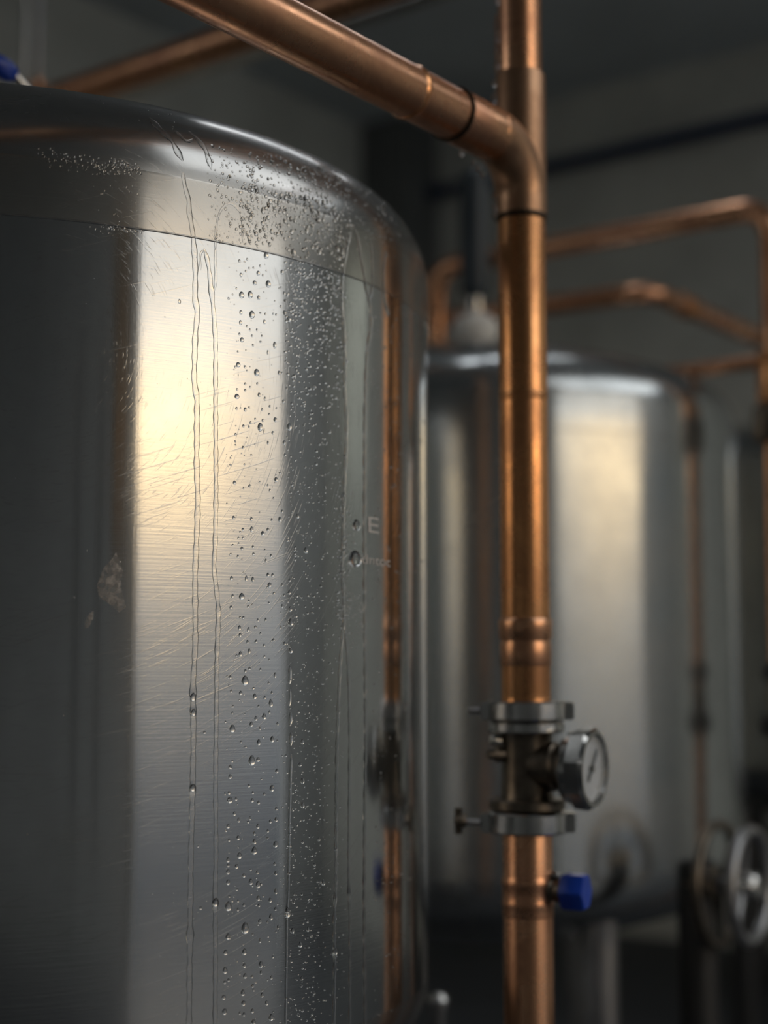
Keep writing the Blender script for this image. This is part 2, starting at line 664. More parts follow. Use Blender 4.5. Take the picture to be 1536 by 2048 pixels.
def on_tank(px, py):
    """point and outward normal (camera-relative z) where this line of sight meets the near tank"""
    d = ray(px, py)
    t = .9
    inside = lambda t: math.hypot(d.x * t - T1C.x, d.y * t - T1C.y) < tank_r(d.z * t)
    while t < 2.0:
        if inside(t):
            lo, hi = t - .01, t
            for _ in range(22):
                m = (lo + hi) / 2
                if inside(m): hi = m
                else: lo = m
            P = d * hi
            e = .0008
            rad = Vector((P.x - T1C.x, P.y - T1C.y, 0)).normalized()
            if P.z <= ZT:
                N = rad
            else:
                dr = (tank_r(P.z + e) - tank_r(P.z - e)) / (2 * e)
                N = (rad + Vector((0, 0, -dr))).normalized()
            return rel(*P), N
        t += .01
    return None


def frame_at(P, N):
    down = Vector((0, 0, -1))
    y = (down - N * down.dot(N)).normalized()
    x = y.cross(N)
    return Matrix(((x.x, y.x, N.x, P.x), (x.y, y.y, N.y, P.y), (x.z, y.z, N.z, P.z), (0, 0, 0, 1)))


def px_size(P, N):
    """metres per pixel along the surface: across and down"""
    v = P - cam.location
    dep = v.y * CT + v.z * ST
    v = v.normalized()
    fx = frame_at(P, N).to_3x3()
    f = lambda a: max(.18, (a - v * a.dot(v)).length)
    return dep / F / f(fx.col[0]), dep / F / f(fx.col[1])


def dome_mesh(name, n=20, k=7, tear=.0):
    """unit drop: radius 1 across, 1 down, height 1; heavier towards +y (down)"""
    bm = NB()
    lathe(bm, [(1.0, -.35)] + [(math.cos(a) ** .85 if a < 1.5 else 0, math.sin(a)) for a in [math.pi / 2 * i / k for i in range(k + 1)]], n=n)
    for v in bm.verts:
        y = v.co.y
        v.co.x *= 1 + tear * y
        v.co.z *= (1 + .35 * y) if v.co.z > 0 else 1
    me = bpy.data.meshes.new(name)
    bmesh.ops.recalc_face_normals(bm, faces=bm.faces)
    bm.to_mesh(me)
    bm.free()
    for p in me.polygons:
        p.use_smooth = True
    me.materials.append(WATER)
    return me


DM = [dome_mesh('droplet_round', tear=.04), dome_mesh('droplet_tear', tear=.22), dome_mesh('droplet_small', 14, 5, .10)]

# drops measured on the photograph: (x, y, width, height) in crops with (x0, y0, scale)
crops = []
crops.append((350, 350, 2.793, [(430, 780, 26, 40), (420, 668, 24, 36), (372, 670, 24, 34), (521, 608, 24, 36), (445, 602, 18, 24), (465, 548, 16, 24), (509, 450, 22, 32), (660, 434, 24, 40), (368, 767, 14, 24), (366, 824, 14, 24), (374, 920, 18, 26), (557, 950, 16, 34), (353, 1060, 20, 26), (456, 1103, 24, 36), (346, 1237, 22, 26), (392, 1310, 14, 22), (476, 1408, 24, 44), (638, 1408, 22, 38), (560, 1366, 16, 24), (581, 1105, 12, 22), (637, 805, 20, 28), (612, 768, 16, 22), (470, 1228, 14, 22), (502, 1249, 10, 20), (518, 991, 8, 24), (500, 820, 12, 24), (467, 685, 14, 22), (368, 558, 12, 22), (598, 542, 14, 24), (848, 563, 20, 28), (606, 1264, 12, 20), (546, 1440, 12, 18), (610, 1494, 14, 22), (25, 707, 14, 24), (360, 480, 12, 16), (403, 470, 9, 14), (414, 520, 9, 12), (438, 518, 9, 12), (395, 537, 9, 12), (475, 508, 9, 14), (491, 560, 9, 14), (343, 634, 8, 12), (401, 845, 9, 12), (418, 865, 9, 14), (457, 865, 9, 14), (477, 770, 9, 12), (505, 776, 9, 14), (430, 898, 9, 14), (360, 888, 10, 14), (485, 898, 9, 12), (590, 735, 10, 16), (565, 780, 9, 14), (620, 892, 10, 16), (610, 662, 12, 22), (351, 986, 9, 12), (391, 1072, 12, 16), (402, 1092, 8, 10), (392, 1166, 10, 14), (392, 1202, 10, 14), (460, 1165, 10, 14), (419, 1184, 8, 12), (347, 1198, 10, 14), (344, 1304, 12, 16), (529, 1292, 10, 14), (526, 1336, 9, 12), (567, 1303, 9, 12), (487, 1310, 10, 14), (448, 1362, 9, 12), (412, 1406, 10, 14), (382, 1402, 11, 15), (338, 1448, 10, 13), (380, 1522, 12, 16), (618, 1042, 10, 16), (623, 1192, 10, 14), (519, 1495, 10, 20), (498, 1432, 7, 30)]))
crops.append((350, 950, 3.7225, [(497, 903, 34, 46), (521, 1530, 42, 66), (427, 1888, 34, 54), (703, 818, 24, 36), (571, 403, 20, 40), (653, 433, 22, 32), (752, 34, 22, 34), (780, 329, 20, 36), (912, 306, 20, 34), (973, 560, 22, 40), (1350, 372, 50, 76), (1340, 622, 84, 110), (797, 270, 14, 24), (443, 56, 20, 26), (713, 1698, 24, 56), (663, 1797, 24, 44), (623, 1990, 22, 44), (723, 1967, 24, 44), (568, 1855, 22, 36), (593, 1648, 22, 40), (487, 1332, 22, 36), (488, 1622, 20, 30), (569, 327, 16, 32), (421, 768, 20, 30), (530, 770, 16, 42), (579, 777, 18, 36), (480, 1138, 20, 36), (546, 1150, 16, 32), (861, 1098, 30, 54), (861, 1306, 24, 40), (857, 998, 22, 36), (850, 875, 18, 30), (429, 900, 16, 26), (417, 985, 18, 28), (436, 318, 20, 26), (498, 546, 18, 24), (602, 1812, 18, 34), (948, 1985, 18, 40), (692, 742, 18, 28), (726, 744, 16, 26), (744, 1490, 14, 40), (485, 1190, 18, 28), (552, 1312, 18, 38), (815, 1254, 16, 26), (135, 1655, 40, 60), (138, 1768, 34, 52), (557, 80, 14, 22), (510, 98, 10, 18), (690, 76, 10, 18), (706, 114, 12, 20), (733, 172, 10, 16), (505, 405, 16, 20), (691, 405, 16, 24), (720, 333, 12, 24), (506, 468, 14, 18), (472, 469, 12, 18), (474, 511, 12, 18), (430, 522, 14, 16), (468, 605, 14, 20), (580, 534, 14, 20), (668, 557, 10, 18), (714, 600, 14, 22), (676, 636, 12, 26), (838, 485, 14, 26), (895, 540, 14, 20), (893, 585, 12, 20), (895, 629, 14, 22), (970, 636, 12, 20), (853, 783, 14, 24), (797, 818, 14, 24), (798, 976, 14, 28), (812, 893, 12, 22), (548, 937, 14, 22), (540, 1242, 16, 26), (604, 1238, 14, 24), (636, 1180, 12, 20), (662, 1268, 14, 22), (666, 1350, 12, 20), (524, 1458, 14, 26), (555, 1440, 16, 22), (412, 1504, 16, 26), (636, 1447, 12, 20), (418, 1608, 14, 22), (668, 1657, 14, 26), (720, 1620, 12, 24), (697, 1548, 12, 20), (432, 1720, 12, 20), (427, 1772, 12, 22), (703, 1765, 12, 26), (622, 1720, 12, 20), (762, 1852, 12, 24), (376, 1838, 14, 16), (220, 1916, 20, 18), (491, 1987, 14, 20), (632, 1886, 10, 26), (920, 1762, 14, 22), (902, 1050, 14, 24), (988, 1139, 14, 20), (785, 1134, 12, 22), (1084, 828, 16, 18), (1032, 903, 14, 18), (1095, 308, 12, 18), (733, 1227, 14, 20), (675, 1077, 12, 26), (616, 1081, 12, 22)]))
crops.append((350, 1500, 3.7375, [(574, 78, 40, 70), (723, 286, 26, 48), (592, 752, 34, 52), (482, 789, 28, 44), (398, 1168, 42, 64), (524, 1330, 46, 76), (396, 1394, 30, 42), (518, 1508, 28, 44), (641, 1602, 26, 44), (374, 1646, 28, 48), (620, 1006, 28, 48), (566, 985, 26, 42), (750, 704, 26, 44), (410, 374, 34, 44), (594, 684, 22, 38), (396, 988, 24, 38), (396, 910, 24, 36), (460, 869, 22, 34), (515, 937, 20, 30), (396, 820, 22, 36), (444, 475, 18, 30), (476, 523, 18, 34), (472, 655, 22, 32), (397, 570, 22, 30), (619, 569, 20, 36), (593, 624, 16, 28), (413, 126, 20, 30), (412, 198, 22, 34), (620, 70, 22, 34), (760, 157, 20, 30), (755, 519, 18, 34), (757, 438, 16, 26), (712, 533, 16, 28), (954, 228, 20, 46), (953, 410, 22, 46), (935, 107, 18, 30), (622, 1108, 22, 36), (711, 1122, 20, 34), (752, 1057, 18, 40), (752, 920, 18, 32), (633, 1280, 20, 32), (716, 1248, 22, 44), (628, 1160, 16, 26), (877, 1350, 24, 36), (936, 1452, 22, 42), (377, 1513, 26, 36), (506, 1814, 26, 42), (651, 1831, 20, 32), (511, 1893, 26, 34), (685, 1890, 20, 34), (370, 1956, 30, 40), (523, 1688, 24, 34), (518, 1610, 24, 30), (364, 1848, 26, 30), (718, 1998, 28, 44), (586, 2034, 28, 36), (1108, 990, 20, 40), (993, 1340, 16, 32), (643, 1663, 16, 30), (635, 1425, 16, 32), (614, 915, 16, 28), (577, 376, 20, 28), (624, 392, 18, 26), (668, 328, 14, 24), (133, 283, 44, 52), (303, 1140, 46, 58), (840, 1215, 34, 70), (1192, 1508, 30, 46), (404, 674, 16, 22), (456, 366, 16, 26), (552, 266, 16, 24), (582, 318, 14, 22), (560, 510, 14, 28), (693, 605, 14, 22), (690, 658, 12, 22), (690, 1285, 12, 20), (470, 1192, 16, 26), (515, 1158, 16, 24), (470, 1128, 12, 20), (750, 1188, 16, 26), (890, 592, 12, 22), (953, 687, 14, 24), (1076, 666, 14, 28), (1042, 855, 14, 24), (887, 1138, 14, 24), (890, 1078, 12, 20), (947, 1078, 12, 20), (990, 1280, 12, 28), (958, 1295, 12, 20), (398, 862, 18, 24), (404, 320, 18, 24), (374, 324, 10, 26), (745, 850, 16, 24), (580, 1763, 18, 24), (575, 1693, 16, 22), (720, 1700, 16, 26), (400, 1720, 18, 22), (372, 1736, 20, 24), (578, 1950, 20, 30), (515, 1975, 18, 26), (484, 1966, 14, 22), (946, 1706, 16, 30), (943, 1762, 14, 24), (1040, 1815, 14, 24), (925, 1982, 14, 28), (952, 1945, 14, 26), (1040, 2005, 14, 26), (754, 1357, 12, 18), (770, 1322, 14, 28), (192, 1182, 18, 24), (173, 720, 12, 14)]))
measured = []
for x0, y0, s, L in crops:
    for (x, y, w, h) in L:
        measured.append((x0 + x / s, y0 + y / s, 1.13 * w / s, 1.13 * h / s))

special = {  # the few largest, told apart by where they hang
    (350 + 1340 / 3.7225, 950 + 622 / 3.7225): ('fat round water drop just left of the lower line of pale printed marks', 'printed'),
    (350 + 1350 / 3.7225, 950 + 372 / 3.7225): ('fat round water drop beside the upper pale printed mark', 'printed'),
}


def place_drop(px, py, w, h, mesh, name='water_droplet', flat=.62):
    r = on_tank(px, py)
    if not r: return None
    P, N = r
    mx_, my_ = px_size(P, N)
    if px > 700:
        mx_ = mx_ * .75
    hw, hh = w * .5 * mx_, h * .5 * my_
    o = bpy.data.objects.new(name, mesh)
    COL.objects.link(o)
    o.matrix_world = frame_at(P, N) @ Matrix.Diagonal((hw, hh, min(hw, hh) * flat, 1))
    return o


# candidates for the small drops: density fields read off the photograph
small = []


def scatter(n, x0, x1, y0, y1, s0, s1, asp=1.25, fn=None):
    c = 0
    tries = 0
    while c < n and tries < n * 30:
        tries += 1
        x, y = random.uniform(x0, x1), random.uniform(y0, y1)
        if fn and random.random() > fn(x, y):
            continue
        s = s0 + (s1 - s0) * random.random() ** 2.2
        small.append((x, y, s, s * random.uniform(1.0, asp)))
        c += 1


seam_y = lambda x: 424 + .135 * x + max(0, x - 480) ** 2 * .00045
edge_y = lambda x: 300 + .19 * x + max(0, x - 420) ** 2 * .0008
scatter(300, 452, 600, 500, 2048, 1.8, 5.0, 1.6)
scatter(680, 570, 694, 505, 980, 2.8, 6.2, 1.25, lambda x, y: (1 if y > seam_y(x) else 0) * max(.12, 1 - (y - 520) / 420))
scatter(520, 575, 690, 900, 2048, 1.8, 4.2, 1.4, lambda x, y: .5 + .5 * math.sin((x - 575) / 115 * 3.1))
scatter(260, 560, 640, 960, 2048, 1.5, 3.8, 1.5)
scatter(240, 75, 283, 262, 350, 2.0, 6.0, 1.2, lambda x, y: max(0, 1 - abs(y - (edge_y(x) - 3)) / 26) * ((x - 60) / 220))
scatter(60, 170, 283, 345, 470, 1.8, 4.6, 1.5)
scatter(60, 200, 290, 440, 475, 2.0, 5.0, 1.0, lambda x, y: 1 if abs(y - seam_y(x)) < 6 else 0)
scatter(620, 415, 700, 290, 500, 2.0, 6.5, 1.5, lambda x, y: 1 if 0 < seam_y(x) - y < 190 else 0)
scatter(420, 480, 700, 350, 545, 2.4, 8.5, 1.9, lambda x, y: 1 if 4 < seam_y(x) - y < 120 else 0)
scatter(330, 600, 800, 320, 520, 2.2, 6.0, 1.2, lambda x, y: 1 if seam_y(x) - y > 25 else 0)
scatter(420, 745, 852, 620, 2048, 2.4, 6.0, 1.2, lambda x, y: .35 + .65 * (y < 1250))
scatter(260, 668, 728, 980, 1240, 2.0, 5.5, 1.2, lambda x, y: max(0, 1 - abs(x - 690) / 26))
scatter(90, 690, 730, 1180, 1300, 2.0, 5.0, 1.2)
scatter(130, 300, 470, 480, 2048, 1.0, 2.4, 1.3)
scatter(26, 10, 290, 500, 2048, 1.6, 4.0, 1.3)
scatter(130, 480, 800, 300, 470, 2.5, 6.5, 1.1, lambda x, y: 1 if 60 < seam_y(x) - y < 220 else 0)
scatter(40, 100, 420, 185, 280, 1.2, 2.6, 1.3)

allsizes = sorted(small, key=lambda q_: -q_[2] * q_[3])
n_ind = 300 - len(measured)
if n_ind < 0:
    measured = sorted(measured, key=lambda q_: -q_[2] * q_[3])
    small += measured[300:]
    measured = measured[:300]
    rest = small
else:
    measured += allsizes[:n_ind]
    rest = allsizes[n_ind:]

for (px, py, w, h) in measured:
    me = DM[1] if (h / w > 1.35 and py > 1000) else DM[0]
    flat = .62
    o = place_drop(px, py, w, h, me, flat=flat)
    if o is None: continue
    lab = 'small clear water droplet clinging to the wet wall of the near tank'
    sp_ = None
    for k_, v_ in special.items():
        if abs(k_[0] - px) < .5 and abs(k_[1] - py) < .5:
            sp_ = v_
    if sp_:
        tag(o, sp_[0], 'water drop', 'water droplets on the near tank')
    else:
        tag(o, lab, 'water drop', 'water droplets on the near tank')

bm = NB()
for (px, py, w, h) in rest:
    r = on_tank(px, py)
    if not r: continue
    P, N = r
    mx_, my_ = px_size(P, N)
    if px > 690:
        mx_ = my_
    hw, hh = w * .5 * mx_, h * .5 * my_
    Mx = frame_at(P, N)
    n, ks = 8, 3
    rings = []
    wob = random.uniform(-.25, .25)
    for k in range(ks + 1):
        a = [-.3, .35, .95, math.pi / 2][k]
        if k == ks:
            rings.append([bm.verts.new(Mx @ Vector((0, 0, min(hw, hh) * .72)))])
        else:
            rings.append([bm.verts.new(Mx @ Vector((hw * math.cos(a) * math.cos(2 * math.pi * i / n) + wob * hh * math.sin(2 * math.pi * i / n),
                                                    hh * math.cos(a) * math.sin(2 * math.pi * i / n), min(hw, hh) * .72 * math.sin(a)))) for i in range(n)])
    for a_, b_ in zip(rings, rings[1:]):
        for i in range(n):
            j = (i + 1) % n
            if len(b_) == 1: bm.faces.new((a_[i], a_[j], b_[0]))
            else: bm.faces.new((a_[i], a_[j], b_[j], b_[i]))
    bm.faces.new(rings[0])
o = finish('condensation_mist', bm, WATER, None, 0)
tag(o, 'fine condensation of countless tiny droplets over the near tank', 'condensation', kind='stuff')


# ------------------------------------------------------------------ water trails
def trail(pts, w, label, hgt=.0007, jit=.12, beads=(), name='water_trail', group='water trails on the near tank', step=5.0, skew=0.0):
    """pts in photograph pixels; w = width in pixels"""
    dense = []
    for (x0, y0), (x1, y1) in zip(pts, pts[1:]):
        d = math.hypot(x1 - x0, y1 - y0)
        k = max(1, int(d / step))
        for i in range(k):
            dense.append((x0 + (x1 - x0) * i / k, y0 + (y1 - y0) * i / k))
    dense.append(pts[-1])
    for _ in range(3):
        dense = [dense[0]] + [tuple((dense[i - 1][c] + 2 * dense[i][c] + dense[i + 1][c]) / 4 for c in (0, 1)) for i in range(1, len(dense) - 1)] + [dense[-1]]
    S3 = []
    for (x, y) in dense:
        r = on_tank(x, y)
        if r: S3.append((r, (x, y)))
    bm = NB()
    rings = []
    K = 9
    ph = random.uniform(0, 9)
    n_ = len(S3)
    for i, ((P, N), (x, y)) in enumerate(S3):
        a = S3[max(0, i - 1)][0][0]
        b = S3[min(n_ - 1, i + 1)][0][0]
        d = (b - a).normalized()
        side = d.cross(N).normalized()
        mx_, my_ = px_size(P, N)
        ww = w * .5 * min(mx_, my_ * 1.6) * (1 + jit * (math.sin(i * .9 + ph) + .7 * math.sin(i * .37 + 2 * ph)))
        hh = hgt
        for (by, bw, bl) in beads:
            e = math.exp(-((y - by) / bl) ** 2)
            ww *= 1 + (bw - 1) * e
            hh *= 1 + 1.4 * (bw - 1) * e
        end = min(i, n_ - 1 - i)
        if end < 3:
            ww *= (.25, .6, .85)[end]
            hh *= (.3, .6, .9)[end]
        rg = []
        for k in range(K):
            t = -1 + 2 * k / (K - 1)
            rg.append(bm.verts.new(P + side * (ww * t) + N * (hh * math.sqrt(max(0, 1 - t * t)) ** .8 + .00003)))
        rg.append(bm.verts.new(P + side * ww * .9 - N * .0012))
        rg.append(bm.verts.new(P - side * ww * .9 - N * .0012))
        rings.append(rg)
    m = len(rings[0])
    for a, b in zip(rings, rings[1:]):
        for i in range(m):
            j = (i + 1) % m
            bm.faces.new((a[i], a[j], b[j], b[i]))
    bm.faces.new(rings[0])
    bm.faces.new(rings[-1])
    o = finish(name, bm, WATER, None, 60)
    return tag(o, label, 'water trail', group)


trail([(366, 345), (367, 362), (374, 390), (379, 402), (377, 420), (381, 440), (387, 478), (391, 540), (390, 600), (395, 622), (390, 680), (388, 760), (394, 800), (393, 930), (396, 1000), (390, 1150), (391, 1280), (386, 1370), (387, 1470), (385, 1590), (382, 1700), (380, 1880), (378, 2060)],
      11, 'leftmost long water trail, running down from the tank rim', beads=((822, 1.15, 9), (1390, 1.45, 9), (1424, 1.4, 8), (1577, 1.45, 9), (1872, 1.3, 16)))
trail([(408, 497), (414, 515), (419, 545), (423, 585), (427, 620), (431, 680), (431, 800), (432, 980), (430, 1100), (427, 1130), (433, 1180), (437, 1222), (434, 1300), (433, 1400), (431, 1560), (432, 1700), (430, 1800), (431, 1880), (430, 2060)],
      9, 'second long water trail from the left, slightly wavy and beaded', beads=((580, 1.3, 8), (1135, 1.2, 9), (1222, 1.3, 9), (1303, 1.3, 6), (1806, 1.5, 9)))
trail([(402, 540), (399, 515), (403, 500), (409, 498), (414, 510)], 4, 'small arch of water joining the two long trails below the seam', .0004)
trail([(431, 500), (430, 470), (434, 440), (440, 421), (447, 412), (456, 406), (466, 407), (472, 416), (480, 422), (484, 440), (484, 460), (487, 492)], 5, 'arched water outline above the seam beside the long trails', .0005)
trail([(431, 495), (430, 520), (432, 545), (430, 580)], 6, 'short water trail crossing the seam under the arch', .0005)
for i, (x0, y0, x1, y1, ww_) in enumerate(((580, 1332, 579, 1368, 7), (580, 1376, 579, 1412, 5), (581, 1424, 580, 1452, 8), (582, 1464, 581, 1492, 8))):
    trail([(x0, y0), ((x0 + x1) / 2 + .6, (y0 + y1) / 2), (x1, y1)], ww_, ('uppermost', 'second', 'third', 'lowest')[i] + ' of the four short water dashes above the thin straight trail', .0009, .02, step=3)
trail([(583, 1508), (581, 1560), (579, 1640), (578, 1720), (576, 1800), (574, 1822), (573, 1900), (571, 2060)], 5, 'thin straight water trail below the four short dashes', .0008, .02, beads=((1822, 1.6, 7),))
trail([(702, 462), (694, 490), (690, 520), (686, 545), (683, 580), (684, 620), (688, 660), (690, 720), (689, 780), (693, 840), (692, 900), (688, 980), (686, 1060), (684, 1140), (687, 1200), (688, 1240), (684, 1275), (679, 1340), (676, 1420), (673, 1520), (672, 1640), (671, 1760), (668, 1850), (669, 1920), (667, 2060)],
      6, 'long narrow water trail left of the paired drops at the marks', .0008, .2, beads=((1797, 1.4, 6), (1903, 1.6, 8)))
trail([(706, 452), (716, 480), (720, 510), (726, 540), (732, 575), (740, 610), (743, 640), (740, 668), (734, 700), (731, 760), (729, 850), (729, 960), (728, 1060), (729, 1200), (730, 1340), (731, 1480), (729, 1640), (728, 1800), (730, 2060)],
      6, 'long water trail curving down past the pale printed marks', .0010, .22)
trail([(688, 1245), (693, 1290), (697, 1360), (699, 1460), (698, 1600), (697, 1760), (700, 1860), (699, 2060)], 5, 'thin trail splitting off the narrow trail, running between two others', .0007, .2, beads=((1790, 1.5, 9),))
trail([(740, 478), (744, 510), (745, 550), (744, 580), (739, 600)], 6, 'short rusty toned water trail joining the curving trail', .0008, .2)
trail([(772, 500), (767, 530), (766, 570), (769, 600), (774, 622), (776, 634)], 6, 'short water trail ending in a hanging drop near the tank edge', .0010, .15, beads=((626, 1.6, 10),))
trail([(300, 236), (322, 262), (345, 282), (353, 300), (366, 322)], 13, 'broad wet run over the rim above the leftmost trail', .0007, .25)
trail([(352, 262), (372, 284), (378, 286), (386, 278)], 9, 'wet patch hooking sideways between the two runs on the rim', .0006, .2)
trail([(378, 262), (398, 282), (412, 300), (417, 318), (423, 340)], 10, 'second broad wet run over the rim, right of the first', .0007, .25)

# printed marks on the tank (pale, too soft to read fully)
def tank_theta(px, py):
    P, N = on_tank(px, py)
    return math.atan2(P.y - T1C.y, P.x - T1C.x), P.z


def printed(txt, px0, px1, py0, py1):
    cu = bpy.data.curves.new('t', 'FONT')
    cu.body = txt
    cu.size = 1
    ob = bpy.data.objects.new('t', cu)
    COL.objects.link(ob)
    bpy.context.view_layer.update()
    me = bpy.data.meshes.new_from_object(ob)
    xs = [v.co.x for v in me.vertices]
    ys = [v.co.y for v in me.vertices]
    x0, x1, y0, y1 = min(xs), max(xs), min(ys), max(ys)
    t0, zt_ = tank_theta(px0, py0)
    t1, _ = tank_theta(px1, py0)
    _, zb_ = tank_theta((px0 + px1) / 2, py1)
    bm = NB()
    bm.from_mesh(me)
    bmesh.ops.subdivide_edges(bm, edges=bm.edges, cuts=2)
    for v in bm.verts:
        th_ = t0 + (t1 - t0) * (v.co.x - x0) / (x1 - x0)
        z = zb_ + (zt_ - zb_) * (v.co.y - y0) / (y1 - y0)
        v.co = Vector(((R1 + .0004) * math.cos(th_), (R1 + .0004) * math.sin(th_), z))
    bpy.data.objects.remove(ob)
    bpy.data.curves.remove(cu)
    o = finish('printed_mark', bm, MARK, tank1, 0)
    o['label'] = 'pale printed letters'
    return o


printed('E', 736, 757, 1033, 1066)
printed('dntoc', 723, 780, 1108, 1130)

# grease smear: a thin irregular crust on the tank, left of the light band
def smear(pts, label, off=.0006):
    bm = NB()
    c = Vector((sum(p[0] for p in pts) / len(pts), sum(p[1] for p in pts) / len(pts)))
    rings = []
    for f_, hgt in ((1.0, 0), (.8, off), (.4, off * 1.3)):
        rg = []
        for (x, y) in pts:
            j = random.uniform(.94, 1.06)
            P, N = on_tank(c.x + (x - c.x) * f_ * j, c.y + (y - c.y) * f_ * j)
            rg.append(bm.verts.new(P + N * (hgt + .00008)))
        rings.append(rg)
    P, N = on_tank(c.x, c.y)
    ctr = bm.verts.new(P + N * off)
    n = len(pts)
    for a, b in zip(rings, rings[1:]):
        for i in range(n):
            bm.faces.new((a[i], a[(i + 1) % n], b[(i + 1) % n], b[i]))
    for i in range(n):
        bm.faces.new((rings[-1][i], rings[-1][(i + 1) % n], ctr))
    o = finish('grease_smear', bm, GREASE, None, 0)
    return tag(o, label, 'smear', 'dried smears on the near tank')


smear([(232, 1106), (240, 1130), (247, 1145), (242, 1160), (243, 1180), (252, 1215), (238, 1222), (222, 1212), (210, 1200), (198, 1192), (194, 1170), (203, 1152), (207, 1138), (222, 1122)], 'larger pale dried smear left of the light band on the tank', .0005)
smear([(187, 1222), (186, 1238), (178, 1254), (170, 1256), (171, 1240), (178, 1228)], 'smaller pale dried smear just below the larger one', .0004)

# ------------------------------------------------------------------ main copper riser with gauge
PX, PY = .156, 1.66
PR = .0272
riser = thing('copper_riser', 'thick vertical copper pipe in front of the blurred tank, rising full height', 'pipe', (PX, PY, 0))


def cyl(name, parent, prof, m, n=64, o=(0, 0, 0), axis=(0, 0, 1), sharp=35):
    bm = NB()
    lathe(bm, prof, o, axis, n)
    return finish(name, bm, m, parent, sharp)


z_ = lambda py: zat(py, PY)
cyl('lower_pipe', riser, rounded(PR, .0, z_(1640), .002), COPPER)
cyl('pipe_flange', riser, rounded(.06, 0, .012, .002), DSTEEL)
# port sleeve with two raised beads
prof = [(0, z_(1832)), (PR + .0004, z_(1832)), (PR + .0008, z_(1822)), (PR + .0008, z_(1812)), (PR + .0018, z_(1806)), (PR + .0008, z_(1800)), (PR + .0006, z_(1772)), (PR + .0018, z_(1764)), (PR + .0008, z_(1757)), (PR + .0002, z_(1750)), (0, z_(1750))]
cyl('port_sleeve', riser, prof, COPPER)
cyl('middle_pipe', riser, rounded(PR, z_(1420), z_(440), .001), COPPER2)
prof = [(0, z_(1332)), (PR + .0003, z_(1332)), (PR + .0012, z_(1328)), (PR + .0012, z_(1290)), (PR + .0004, z_(1284)), (PR + .0004, z_(1280)), (PR + .0022, z_(1274)), (PR + .0024, z_(1252)), (PR + .0026, z_(1244)), (PR + .0014, z_(1238)), (PR + .0002, z_(1236)), (0, z_(1236))]
cyl('coupling', riser, prof, COPPER)
cyl('crimp_ring', riser, [(0, z_(803)), (PR + .0002, z_(803)), (PR + .0007, z_(799)), (PR - .0004, z_(796)), (PR + .0007, z_(792)), (PR + .0002, z_(788)), (0, z_(788))], COPPER2)
# swept tee: straight run plus branch bend
ZBR = .5815 + CAMZ
TR = .0286
AD = -A                                             # branch runs towards the viewer and left
zt0 = z_(437)
bm = NB()
lathe(bm, [(0, zt0), (TR, zt0), (TR, zt0 + .02), (TR, z_(150) - .006), (TR - .0006, z_(150) - .002), (TR - .003, z_(150)), (0, z_(150))], n=64)
run = finish('swept_tee', bm, TEE, riser, 35)
bend_r = ZBR - zt0 - .012
bm = NB()
path = arc_path([(0, 0, zt0), (0, 0, ZBR), (AD.x * .105, AD.y * .105, ZBR)], min(bend_r, .062), 24)
tube(bm, path, TR + .0002, 64)
finish('tee_branch', bm, TEE, riser, 35)
bm = NB()
lathe(bm, [(PR, zt0 - .004), (TR + .0006, zt0 - .002), (TR + .0012, zt0), (TR + .0004, zt0 + .0025)], n=64, cap=False)
finish('solder_ring', bm, SOLDER, riser, 0)
cyl('upper_pipe', riser, rounded(.0247, z_(150) - .01, CEIL_Z, .001), COPPER)

# branch pipe over the tank
br = thing('copper_branch_pipe', 'copper pipe running overhead from the riser elbow to the upper left', 'pipe', (PX + AD.x * .1, PY + AD.y * .1, ZBR))


def along(t):
    return Vector((AD.x * (t - .1), AD.y * (t - .1), 0))


bm = NB()
tube(bm, [along(.085), along(2.2)], PR, 64)
finish('pipe', bm, COPPER, br, 35)
bm = NB()
lathe(bm, [(PR, .058), (PR + .0017, .060), (PR + .0017, .135), (PR + .0005, .138)], -AD * .1, AD, 64, False)
finish('socket', bm, COPPER, br, 30)
bm = NB()
lathe(bm, [(PR, .136), (PR + .0028, .1375), (PR + .0028, .1405), (PR, .142)], -AD * .1, AD, 64, False)
finish('clamp_ring', bm, SOLDER, br, 30)
bm = NB()
lathe(bm, [(PR, .213), (PR + .0012, .2155), (PR + .0015, .218), (PR + .0003, .2205), (PR, .222)], -AD * .1, AD, 64, False)
finish('bead_ring', bm, COPPER2, br, 0)
bm = NB()
lathe(bm, [(PR, .0665), (PR + .0022, .068), (PR + .0022, .0695), (PR, .071)], -AD * .1, AD, 64, False)
finish('bead_ring', bm, COPPER, br, 0)

# upper and lower clamps, bronze body
ax = (PX, PY, 0)


